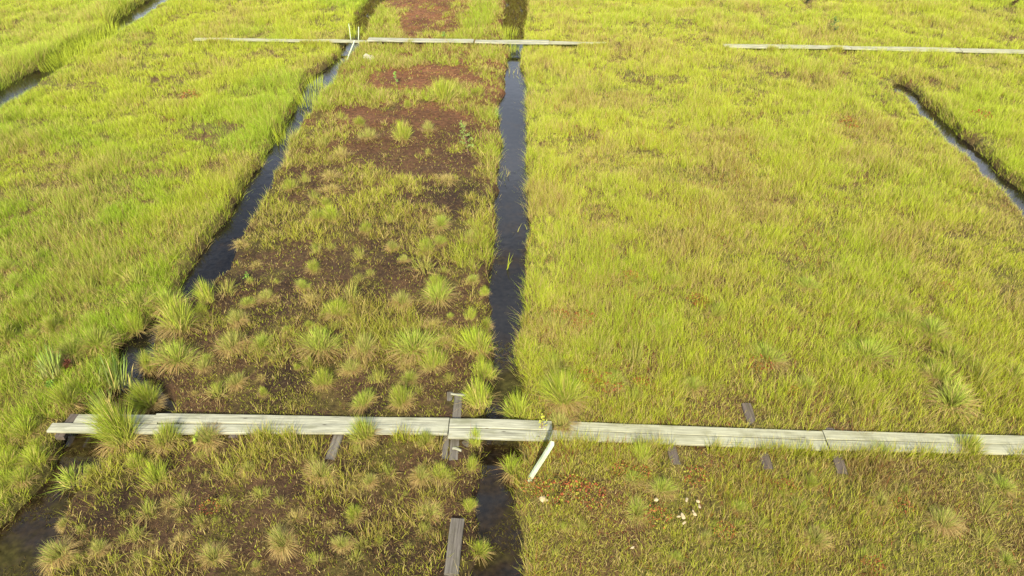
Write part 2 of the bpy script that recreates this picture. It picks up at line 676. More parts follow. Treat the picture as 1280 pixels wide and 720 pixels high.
water(D_MAIN, 'water', 'straight dark water of the central ditch reflecting sky', murkf=murk_main)
water(D_LEFT, 'water', 'dark water of the diagonal ditch left of the peat strip', murkf=murk_left)
water(D_TOPL, 'water', 'narrow water of the ditch in the upper left corner')
water(D_RIGHT, 'water', 'short narrow water channel in the upper right meadow')

# ------------------------------------------------------------------ boardwalk geometry (needed to keep grass off it)
ZT = 0.115          # top of the near boards
NEAR = [((66, 528), (196, 529)), ((183, 528.3), (560.5, 532)), ((561.5, 534.5), (690, 537.5)), ((684, 536.5), (1031.5, 550)), ((1033, 549.5), (1335, 556.5))]
FAR = [((243, 48.6), (400, 50.4)), ((396, 50.2), (462, 51.2)), ((460, 48.6), (592, 50.6)), ((594, 50.8), (686, 52.4)), ((684, 52.4), (758, 53.6)),
       ((905, 56.4), (1062, 59)), ((1063, 59.2), (1200, 62)), ((1201, 62), (1360, 66))]


def seg_world(s, z):
    return np.array(G(*s[0], z)[:2]), np.array(G(*s[1], z)[:2])


SEGS = [seg_world(s, ZT) for s in NEAR] + [seg_world(s, 0.14) for s in FAR]


def board_dist(x, y):
    """signed distance across the boardwalk line; positive away from it"""
    r_ = np.full(np.shape(x), 9.0)
    for a_, b_ in SEGS:
        d = b_ - a_
        Ln = np.hypot(*d)
        d = d / Ln
        t = (x - a_[0]) * d[0] + (y - a_[1]) * d[1]
        s_ = (x - a_[0]) * -d[1] + (y - a_[1]) * d[0]
        r_ = np.minimum(r_, np.where((t > -0.02) & (t < Ln + 0.02), np.abs(s_), 9))
    return r_


# beams / loose planks: (px0,py0)-(px1,py1), width
LOOSE_PX = [((428, 536), (413, 577), .13), ((562, 494), (557, 576), .08), ((574, 496), (567, 578), .115), ((584, 522), (579, 574), .105), ((573, 653), (564, 722), .155),
            ((931, 508), (961, 590), .13), ((1036, 540), (1052, 594), .13), ((832, 538), (845, 584), .12)]


def loose_dist(x, y):
    r_ = np.full(np.shape(x), 9.0)
    for li_, (p0, p1, w_) in enumerate(LOOSE_PX):
        if li_ >= 5:
            w_ = w_ - .04
        a_, b_ = np.array(G(*p0)[:2]), np.array(G(*p1)[:2])
        d = b_ - a_
        Ln = np.hypot(*d)
        d = d / Ln
        t = np.clip((x - a_[0]) * d[0] + (y - a_[1]) * d[1], 0, Ln)
        r_ = np.minimum(r_, np.hypot(x - a_[0] - t * d[0], y - a_[1] - t * d[1]) - w_ / 2)
    return r_


# ------------------------------------------------------------------ grass
def sample(dens, y0=3.0, y1=36.0):
    """random points of the visible ground, dens(y) per square metre"""
    xs, ys = [], []
    st = 0.5
    y = y0
    while y < y1:
        hw = 0.76 * (y * math.cos(PITCH) + H * math.sin(PITCH)) + 2.2
        cnt = int(dens(y) * st * 2 * hw)
        xs.append(RNG.uniform(-hw, hw, cnt))
        ys.append(RNG.uniform(y, y + st, cnt))
        y += st
    return np.concatenate(xs), np.concatenate(ys)


def expand(x, y, nb, spread):
    """each tuft -> nb blades around it"""
    idx = np.repeat(np.arange(len(x)), nb)
    a_ = RNG.uniform(0, 2 * math.pi, len(idx))
    r_ = spread[idx] * np.sqrt(RNG.uniform(0, 1, len(idx)))
    return idx, x[idx] + r_ * np.cos(a_), y[idx] + r_ * np.sin(a_), a_


def pick(col, f, target, seed_u):
    """replace the colour of a fraction f of rows by target"""
    return np.where((seed_u < f)[:, None], target, col)


DARK = [(275, 160, 26, 10, 1), (240, 168, 26, 7, .8), (225, 218, 60, 9, .9), (150, 226, 50, 8, .7), (95, 238, 50, 8, .8), (30, 156, 22, 6, .8), (60, 160, 15, 5, .6), (20, 250, 30, 8, .7), (1127, 171, 12, 4, .9),
        (232, 124, 22, 4, .7), (100, 455, 18, 10, .8), (895, 398, 14, 12, .7), (870, 505, 12, 8, .7), (1085, 480, 16, 8, .7), (948, 690, 8, 40, .6), (1190, 590, 12, 14, .8), (780, 30, 18, 5, .4), (1010, 8, 16, 8, .8), (1250, 10, 40, 8, .7), (700, 530, 18, 8, 1)]
GRASS = {}


def add_grass(key, V4):
    GRASS.setdefault(key, []).append(V4)


KEYS = {0: 'left', 1: 'strip', 2: 'right', 3: 'topleft', 4: 'topright'}

# --- meadows
fx_, fy_ = sample(lambda y: 500 if y < 10 else (390 if y < 18 else 250))
z_ = which(fx_, fy_)
dd_ = all_ditch(fx_, fy_)
bd_ = board_dist(fx_, fy_)
keep = (z_ != 1) & (dd_ < 0.035) & ((bd_ > 0.165) | (fy_ > 18)) & ((bd_ > .12) | (RNG.uniform(0, 1, len(fx_)) < .25)) & (RNG.uniform(0, 1, len(fx_)) > .85 * blobs(DARK, *PX(fx_, fy_), 33)) & (RNG.uniform(0, 1, len(fx_)) < .34 + 1.0 * sstep(.30, .62, fbm(fx_, fy_, .42, 19, 3))) & (loose_dist(fx_, fy_) > 0.035)
fx_, fy_, z_, dd_ = fx_[keep], fy_[keep], z_[keep], dd_[keep]
px_, py_ = PX(fx_, fy_)
dist_ = np.hypot(fy_, H)
nA = fbm(fx_, fy_, 2.4, 21, 3)
nB = fbm(fx_, fy_, 0.7, 23, 3)
nC = fbm(fx_, fy_, 1.3, 29, 3)
nD = fbm(fx_, fy_, 5.0, 31, 2)
u = RNG.uniform(0, 1, len(fx_))
hgt = 0.085 + 0.15 * sstep(.25, .75, nB) + 0.06 * (nA - .5)
near_r = (z_ == 2) * sstep(480, 600, py_)
hgt = hgt * (1 - 0.25 * near_r)
# taller sedge along the upper left ditch and along the left ditch bank
tl = ((z_ == 3) * sstep(-1.6, -0.2, dd_))
hgt = hgt * (1 + 1.0 * tl)
bank = sstep(-0.5, -0.05, dd_)
# colours per tuft
col = lerp(C_YGREEN, C_GREEN, sstep(.38, .72, nA) * np.where((z_ == 0) | (z_ == 3), .75, .32))
col = lerp(col, C_OLIVE, sstep(.45, .75, nC) * .55)
col = lerp(col, C_PALE, np.where(z_ == 3, .6, .10 + .25 * sstep(9, 20, fy_)))  # distance term puts the pale veiling glow into the far grass colour
col = lerp(col, C_OLIVE, .35 * near_r)
hgt = np.where((dd_ > -.45) & (fy_ > 9) & (((z_ == 0) & (fx_ < -8)) | ((z_ == 2) & (fx_ > 7))), hgt * .45, hgt)
greener = np.maximum(0, 1 - ((px_ - 60) / 300) ** 2 - ((py_ - 290) / 200) ** 2)
col = lerp(col, C_GREEN, np.clip(greener * .30, 0, 1))
strawf = 0.14 + 0.34 * sstep(.42, .68, nC) + np.where(z_ == 2, .14, 0.0) + .12 * near_r
redf = (0.006 + np.where(z_ == 2, .05, .02) * sstep(.50, .72, fbm(fx_, fy_, .55, 37, 2)) + .12 * near_r * sstep(.45, .7, nB))
darkf = 0.10 * sstep(.5, .75, nB) + near_r * (.10 + .25 * sstep(.45, .62, nC)) + np.where(z_ == 2, .14 * sstep(.55, .7, nC), 0)
nb = np.full(len(fx_), 9)
nb[fy_ < 12] = 9
idx, bx, by, ba = expand(fx_, fy_, nb, 0.035 + 0.05 * RNG.uniform(0, 1, len(fx_)))
lean_dir = RNG.uniform(0, 2 * math.pi, len(fx_))[idx]
az = ba + RNG.normal(0, .6, len(idx))
hb = hgt[idx] * RNG.uniform(.5, 1.25, len(idx))
ln = hb * np.abs(RNG.normal(.38, .28, len(idx))) * (1 + .5 * bank[idx])
wd = (0.0022 + 0.00018 * dist_[idx]) * RNG.uniform(.7, 1.4, len(idx))
ub = RNG.uniform(0, 1, len(idx))
ut = RNG.uniform(0, 1, len(fx_))
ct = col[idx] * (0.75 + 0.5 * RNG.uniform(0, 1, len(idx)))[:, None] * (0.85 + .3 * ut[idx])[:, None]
ct = pick(ct, strawf[idx] * .55 + (ut[idx] < strawf[idx] * .5) * .4, C_STRAW * .8, ub)
ct = pick(ct, redf[idx] * .5 + (RNG.uniform(0, 1, len(fx_)) < redf)[idx] * .6, C_RED, RNG.uniform(0, 1, len(idx)))
ct = pick(ct, darkf[idx], C_BROWN, RNG.uniform(0, 1, len(idx)))
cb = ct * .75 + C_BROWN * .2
bz = height(bx, by)
P = np.stack([bx, by, bz - .01], 1)
for k, key in KEYS.items():
    if k == 1:
        continue
    s_ = z_[idx] == k
    if s_.sum():
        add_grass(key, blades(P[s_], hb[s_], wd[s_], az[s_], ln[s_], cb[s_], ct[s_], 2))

# --- grass fringing the boards: grows beside them and leans over the edges
FR = []
for si, f0 in ((3, .62), (4, .60), (1, .34), (0, .3), (5, .42), (6, .3), (7, .16), (8, .15), (9, .5), (10, .40), (11, .2), (12, .12)):
    a_, b_ = SEGS[si]
    d = (b_ - a_)
    Ln = float(np.hypot(*d))
    d = d / Ln
    nr = np.array([-d[1], d[0]])
    c_ = int(Ln * (90 if si < 5 else 150))
    t_ = RNG.uniform(0, Ln, c_)
    pn = vn(t_ + si * 31, t_ * 0, .38, 83)
    t_ = t_[pn > 1 - f0]
    off = -RNG.uniform(.155, .24, len(t_))
    FR.append(np.stack([a_[0] + d[0] * t_ + nr[0] * off, a_[1] + d[1] * t_ + nr[1] * off], 1))
FR = np.concatenate(FR)
idx, bx, by, ba = expand(FR[:, 0], FR[:, 1], np.full(len(FR), 7), np.full(len(FR), .03))
kp = all_ditch(bx, by) < -.02
bx, by, ba = bx[kp], by[kp], ba[kp]
n_ = len(bx)
cf = lerp(C_YGREEN, C_OLIVE, RNG.uniform(0, 1, n_))
cf = pick(cf, np.full(n_, .3), C_STRAW * .8, RNG.uniform(0, 1, n_)) * RNG.uniform(.7, 1.2, n_)[:, None]
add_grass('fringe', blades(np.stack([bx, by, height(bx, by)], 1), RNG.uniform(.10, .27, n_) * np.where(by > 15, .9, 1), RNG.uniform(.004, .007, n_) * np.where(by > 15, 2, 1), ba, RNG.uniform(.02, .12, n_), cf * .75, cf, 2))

# --- low moss / litter layer under the meadows near the camera
lx, ly = sample(lambda y: 1500 if y < 9 else (700 if y < 15 else 0), 3.0, 15)
lz = which(lx, ly)
ld = all_ditch(lx, ly)
kp = (ld < 0.0) & (lz != 1) & (board_dist(lx, ly) > .1) & (loose_dist(lx, ly) > 0)
lx, ly, lz = lx[kp], ly[kp], lz[kp]
n_ = len(lx)
mix_ = RNG.uniform(0, 1, n_)
cl = lerp(C_OLIVE, C_STRAW * .75, sstep(.3, .9, mix_))
cl = pick(cl, .20 * np.ones(n_), C_BROWN, RNG.uniform(0, 1, n_))
cl = pick(cl, np.where(lz == 2, .10, .03) * 1.6 * sstep(.4, .7, fbm(lx, ly, .45, 41, 2)), C_RED, RNG.uniform(0, 1, n_))
P = np.stack([lx, ly, height(lx, ly)], 1)
B4 = (RNG.uniform(.02, .07, n_), RNG.uniform(.004, .008, n_), RNG.uniform(0, 6.3, n_), RNG.uniform(.02, .08, n_))
for k, key in KEYS.items():
    s_ = lz == k
    if k != 1 and s_.sum():
        add_grass(key, blades(P[s_], B4[0][s_], B4[1][s_], B4[2][s_], B4[3][s_], cl[s_], cl[s_], 2))

# --- strip: scattered sedge on peat
fx_, fy_ = sample(lambda y: 330 if y < 10 else (280 if y < 18 else 220))
z_ = which(fx_, fy_)
dd_ = all_ditch(fx_, fy_)
keep = (z_ == 1) & (dd_ < 0.02) & ((board_dist(fx_, fy_) > 0.19)) & (loose_dist(fx_, fy_) > 0.03)
fx_, fy_, dd_ = fx_[keep], fy_[keep], dd_[keep]
cov = strip_cover(fx_, fy_)
keep = RNG.uniform(0, 1, len(fx_)) < cov ** 1.3
fx_, fy_, dd_, cov = fx_[keep], fy_[keep], dd_[keep], cov[keep]
px_, py_ = PX(fx_, fy_)
dist_ = np.hypot(fy_, H)
nA = fbm(fx_, fy_, 1.5, 51, 3)
lush = blobs(LUSH, px_, py_, 77)
hgt = 0.05 + 0.11 * cov + 0.05 * lush
far = sstep(420, 150, py_)
col = lerp(C_OLIVE, C_YGREEN, sstep(.3, .7, nA) * (.45 + .5 * far))
col = lerp(col, C_GREEN * 1.1, np.clip(lush * .45 + .35 * sstep(300, 120, py_), 0, .8))
nb = np.full(len(fx_), 7)
idx, bx, by, ba = expand(fx_, fy_, nb, 0.025 + 0.04 * RNG.uniform(0, 1, len(fx_)))
hb = hgt[idx] * RNG.uniform(.5, 1.4, len(idx))
ln = hb * np.abs(RNG.normal(.6, .35, len(idx)))
wd = (0.0028 + 0.00024 * dist_[idx]) * RNG.uniform(.7, 1.4, len(idx))
ct = col[idx] * (0.75 + 0.5 * RNG.uniform(0, 1, len(idx)))[:, None]
sf = (.26 + .25 * sstep(.5, .7, fbm(fx_, fy_, .6, 57, 2)) - .15 * lush)
ct = pick(ct, sf[idx], C_STRAW * .8, RNG.uniform(0, 1, len(idx)))
ct = pick(ct, np.full(len(idx), .12), C_BROWN * 1.1, RNG.uniform(0, 1, len(idx)))
cb = ct * .7 + C_BROWN * .3
P = np.stack([bx, by, height(bx, by) - .005], 1)
add_grass('strip', blades(P, hb, wd, ba, ln, cb, ct, 2))

# litter on the strip: short, lying, brown / olive / straw
lx, ly = sample(lambda y: 2600 if y < 9 else (1500 if y < 16 else 700), 3.0, 30)
ld = all_ditch(lx, ly)
kp = (ld < 0.02) & (which(lx, ly) == 1) & (board_dist(lx, ly) > .1) & (loose_dist(lx, ly) > 0)
lx, ly = lx[kp], ly[kp]
px_, py_ = PX(lx, ly)
br = blobs(BARE, px_, py_, 91) * sstep(420, 300, py_)
kp = RNG.uniform(0, 1, len(lx)) < np.clip(.95 - .55 * br, .4, 1) * (.35 + .65 * sstep(.35, .6, fbm(lx, ly, .3, 66, 2)))
lx, ly = lx[kp], ly[kp]
n_ = len(lx)
cl = lerp(C_OLIVE * .8, C_BROWN * 1.0, sstep(.30, .60, fbm(lx, ly, .5, 63, 2)))
cl = pick(cl, np.full(n_, .20), C_STRAW * .75, RNG.uniform(0, 1, n_))
cl = pick(cl, np.full(n_, .16), C_YGREEN * .8, RNG.uniform(0, 1, n_))
cl = cl * RNG.uniform(.5, 1.1, n_)[:, None]
P = np.stack([lx, ly, height(lx, ly)], 1)
dl = np.hypot(ly, H)
add_grass('strip', blades(P, RNG.uniform(.012, .045, n_), (.0025 + .0004 * dl) * RNG.uniform(.7, 1.4, n_), RNG.uniform(0, 6.3, n_), RNG.uniform(.01, .05, n_), cl, cl, 2))

# --- floating and emergent stems in the ditches
ex, ey = sample(lambda y: 55, 4, 30)
ed = all_ditch(ex, ey)
kp = (ed > .0) & (vn(ex, ey, .7, 71) > .78) & (ey > 9)
ex, ey = ex[kp], ey[kp]
n_ = len(ex)
cl = lerp(C_YGREEN, C_STRAW * .8, RNG.uniform(0, 1, n_))
add_grass('ditch', blades(np.stack([ex, ey, np.full(n_, -.15)], 1), RNG.uniform(.05, .24, n_), RNG.uniform(.005, .01, n_), RNG.uniform(0, 6.3, n_), RNG.uniform(.03, .18, n_), cl, cl, 2))
ex, ey = sample(lambda y: 1100, 17, 36)
epx, epy = PX(ex, ey)
kp = (all_ditch(ex, ey) > -.03) & (epy < 47) & (epx > 420) & (epx < 680) & (fbm(ex, ey, .5, 72, 2) > .30)
ex, ey = ex[kp], ey[kp]
n_ = len(ex)
cl = lerp(C_BROWN * .35, C_OLIVE * .4, RNG.uniform(0, 1, n_))
add_grass('ditch', blades(np.stack([ex, ey, np.full(n_, -.14)], 1), RNG.uniform(.03, .14, n_), RNG.uniform(.012, .03, n_), RNG.uniform(0, 6.3, n_), RNG.uniform(.03, .12, n_), cl, cl, 2))
ex, ey = sample(lambda y: 1500, 3, 9.5)
epx, epy = PX(ex, ey)
kp = (all_ditch(ex, ey) > .02) & (fbm(ex, ey, .45, 73, 3) > .50 + .06 * sstep(560, 430, epy)) & (epy > 420)
ex, ey = ex[kp], ey[kp]
n_ = len(ex)
cl = lerp(C_BROWN * .28, C_OLIVE * .27, RNG.uniform(0, 1, n_))
add_grass('ditch', blades(np.stack([ex, ey, np.full(n_, -.131)], 1), RNG.uniform(.003, .02, n_), RNG.uniform(.006, .014, n_), RNG.uniform(0, 6.3, n_), RNG.uniform(.02, .06, n_), cl, cl, 2))
# clumps that grow out of the upper diagonal ditch and fill the narrow upper left one
for cx, cy, rad, cnt in ((385, 124, .30, 130), (393, 104, .25, 90), (632, 42, .4, 160), (641, 58, .22, 110), (444, 40, .3, 120), (95, 62, 1.0, 900), (118, 46, 1.0, 900), (76, 74, .7, 500), (352, 172, .2, 50), (633, 330, .05, 4)):
    g = G(cx, cy)
    a_ = RNG.uniform(0, 6.3, cnt)
    r_ = rad * np.sqrt(RNG.uniform(0, 1, cnt))
    P = np.stack([g[0] + r_ * np.cos(a_), g[1] + r_ * np.sin(a_) * 1.2, np.full(cnt, -.12)], 1)
    cl = lerp(C_YGREEN, C_PALE, RNG.uniform(0, 1, cnt)) * RNG.uniform(.7, 1.2, cnt)[:, None]
    add_grass('ditch', blades(P, RNG.uniform(.2, .42, cnt), RNG.uniform(.007, .013, cnt), a_, RNG.uniform(.03, .16, cnt), cl * .8, cl, 2))

GL = {'left': ('meadow_grass', 'dense yellow-green sedge meadow left of the diagonal ditch'),
      'right': ('meadow_grass', 'dense yellow-green sedge meadow right of the central ditch'),
      'topleft': ('meadow_grass', 'tall pale green sedge beyond the upper left ditch'),
      'topright': ('meadow_grass', 'yellow-green sedge beyond the short ditch at upper right'),
      'strip': ('sparse_grass', 'sparse sedge, moss and straw litter over the brown peat strip'),
      'fringe': ('fringe_grass', 'grass growing up against the near edge of the near boardwalk'),
      'ditch': ('water_grass', 'thin grass stems growing out of the ditch water')}
for key, lst in GRASS.items():
    V, Q, T, C = merge(lst)
    o = link(GL[key][0], arr_mesh(GL[key][0], V, Q, T, C, M_GRASS))
    tag(o, GL[key][1], 'grass', kind='stuff')


# ------------------------------------------------------------------ tussocks
def tuss_arr(kind, rng_seed):
    """unit tussock (radius about 0.25 m): returns green blades, straw skirt"""
    r0 = np.random.default_rng(rng_seed)
    n1 = {'big': 1100, 'green': 520, 'bright': 420, 'straw': 340, 'spiky': 130, 'sedge': 80, 'low': 480, 'wisp': 120, 'dry': 170}[kind]
    a_ = r0.uniform(0, 6.283, n1)
    rad = r0.uniform(0, 1, n1) ** .7
    base_r = .12 if kind != 'sedge' else .16
    ecc = 1 + .35 * np.cos(2 * a_ + rng_seed) + .2 * np.cos(3 * a_ + rng_seed * 2)
    P = np.stack([np.cos(a_) * rad * base_r * ecc, np.sin(a_) * rad * base_r * ecc, np.full(n1, .03) + .03 * (1 - rad)], 1)
    az = a_ + r0.normal(0, .75, n1)
    hh = {'big': .50, 'green': .36, 'bright': .33, 'straw': .27, 'spiky': .30, 'sedge': .50, 'low': .27, 'wisp': .25, 'dry': .15}[kind]
    rr = {'big': .24, 'green': .18, 'bright': .16, 'straw': .16, 'spiky': .30, 'sedge': .12, 'low': .22, 'wisp': .14, 'dry': .17}[kind]
    h_ = hh * r0.uniform(.6, 1.15, n1) * (1 - .35 * rad ** 2)
    ln_ = rr * (0.10 + .82 * rad) * r0.uniform(.3, 1.3, n1)
    wd_ = {'spiky': .012, 'sedge': .016, 'bright': .0055}.get(kind, .0050) * r0.uniform(.7, 1.3, n1)
    U = r0.uniform(0, 1, n1)
    cA = {'big': lerp(C_GREEN, C_YGREEN * .95, U), 'green': lerp(C_GREEN * .9, C_YGREEN * .9, U), 'bright': lerp(C_YGREEN, C_GREEN * 1.2, U * .9),
          'straw': lerp(C_GREEN * .9, C_STRAW * .8, U * .75), 'spiky': lerp(C_GREEN * 1.1, C_PALE, U), 'sedge': lerp(C_BLUE, C_GREEN * .9, U),
          'low': lerp(C_GREEN, C_PALE * .85, U), 'wisp': lerp(C_GREEN * .9, C_OLIVE * 1.1, U), 'dry': lerp(C_OLIVE, C_STRAW * .75, U)}[kind]
    cA = pick(cA, np.full(n1, .14), C_STRAW * .8, r0.uniform(0, 1, n1))
    cA = cA * r0.uniform(.5, 1.25, n1)[:, None]
    cB = cA * .55 + C_STRAW * .40
    drp = .28 if kind in ('spiky', 'green', 'big', 'low') else .15
    G1 = blades(P, h_, wd_, az, ln_, cB, cA, 3, droop=drp * np.clip(rad, 0, 1), straight=1.5)
    n2 = {'big': 500, 'green': 300, 'bright': 120, 'straw': 520, 'spiky': 25, 'sedge': 20, 'low': 300, 'wisp': 40, 'dry': 110}[kind]
    a2 = r0.uniform(0, 6.283, n2)
    P2 = np.stack([np.cos(a2) * .07, np.sin(a2) * .07, r0.uniform(.03, .10, n2)], 1)
    c2 = lerp(C_STRAW * .72, C_BROWN * 1.4, r0.uniform(0, 1, n2))
    G2 = blades(P2, r0.uniform(.0, .07, n2), r0.uniform(.004, .008, n2), a2 + r0.normal(0, .3, n2), r0.uniform(.10, .27, n2), c2, c2, 3, droop=1.6, straight=1.0)
    return G1, G2


PROTO = {}
for kind, cnt in (('big', 2), ('green', 4), ('bright', 3), ('straw', 3), ('spiky', 2), ('sedge', 2), ('low', 3), ('wisp', 4), ('dry', 4)):
    for i in range(cnt):
        G1, G2 = tuss_arr(kind, 100 + 10 * len(PROTO) + i)
        PROTO[(kind, i)] = (arr_mesh('blades', *G1, M_GRASS), arr_mesh('straw_skirt', *G2, M_GRASS), arr_mesh('tussock', *merge([G1, G2]), M_GRASS), cnt)


def gz(x, y):
    return float(height(np.array([x]), np.array([y]))[0])


TCOUNT = 0


def place_tussock(px, py, rpx, kind, label, group=None, simple=False, zs=1.0):
    """px,py = foot of the tussock in the layout, rpx = its half width"""
    global TCOUNT
    g = G(px, py)
    dep = g[1] * math.cos(PITCH) + H * math.sin(PITCH)
    ext = {'big': .31, 'green': .25, 'bright': .22, 'straw': .23, 'spiky': .32, 'sedge': .22, 'low': .28, 'wisp': .20, 'dry': .22}[kind]
    s_ = 1.18 * rpx * dep / FPX / ext
    y_ = g[1] + 0.10 * s_
    v = PROTO[(kind, TCOUNT % PROTO[(kind, 0)][3])]
    TCOUNT += 1
    loc = (g[0], y_, max(gz(g[0], y_), -.08) - .02)
    rz = random.uniform(0, 6.28)
    nm = 'sedge_clump' if kind in ('sedge',) else 'grass_tussock'
    if simple:
        o = link(nm, v[2])
    else:
        o = empty(nm)
        link('leaf_blades', v[0], o)
        link('straw_skirt', v[1], o)
    o.location = loc
    o.rotation_euler = (random.uniform(-.2, .2), random.uniform(-.2, .2), rz)
    o.scale = (s_ * random.uniform(.75, 1.2), s_ * random.uniform(.75, 1.2), s_ * zs * random.uniform(.9, 1.15))
    tag(o, label, 'sedge clump' if nm == 'sedge_clump' else 'grass tussock', group)
    return o


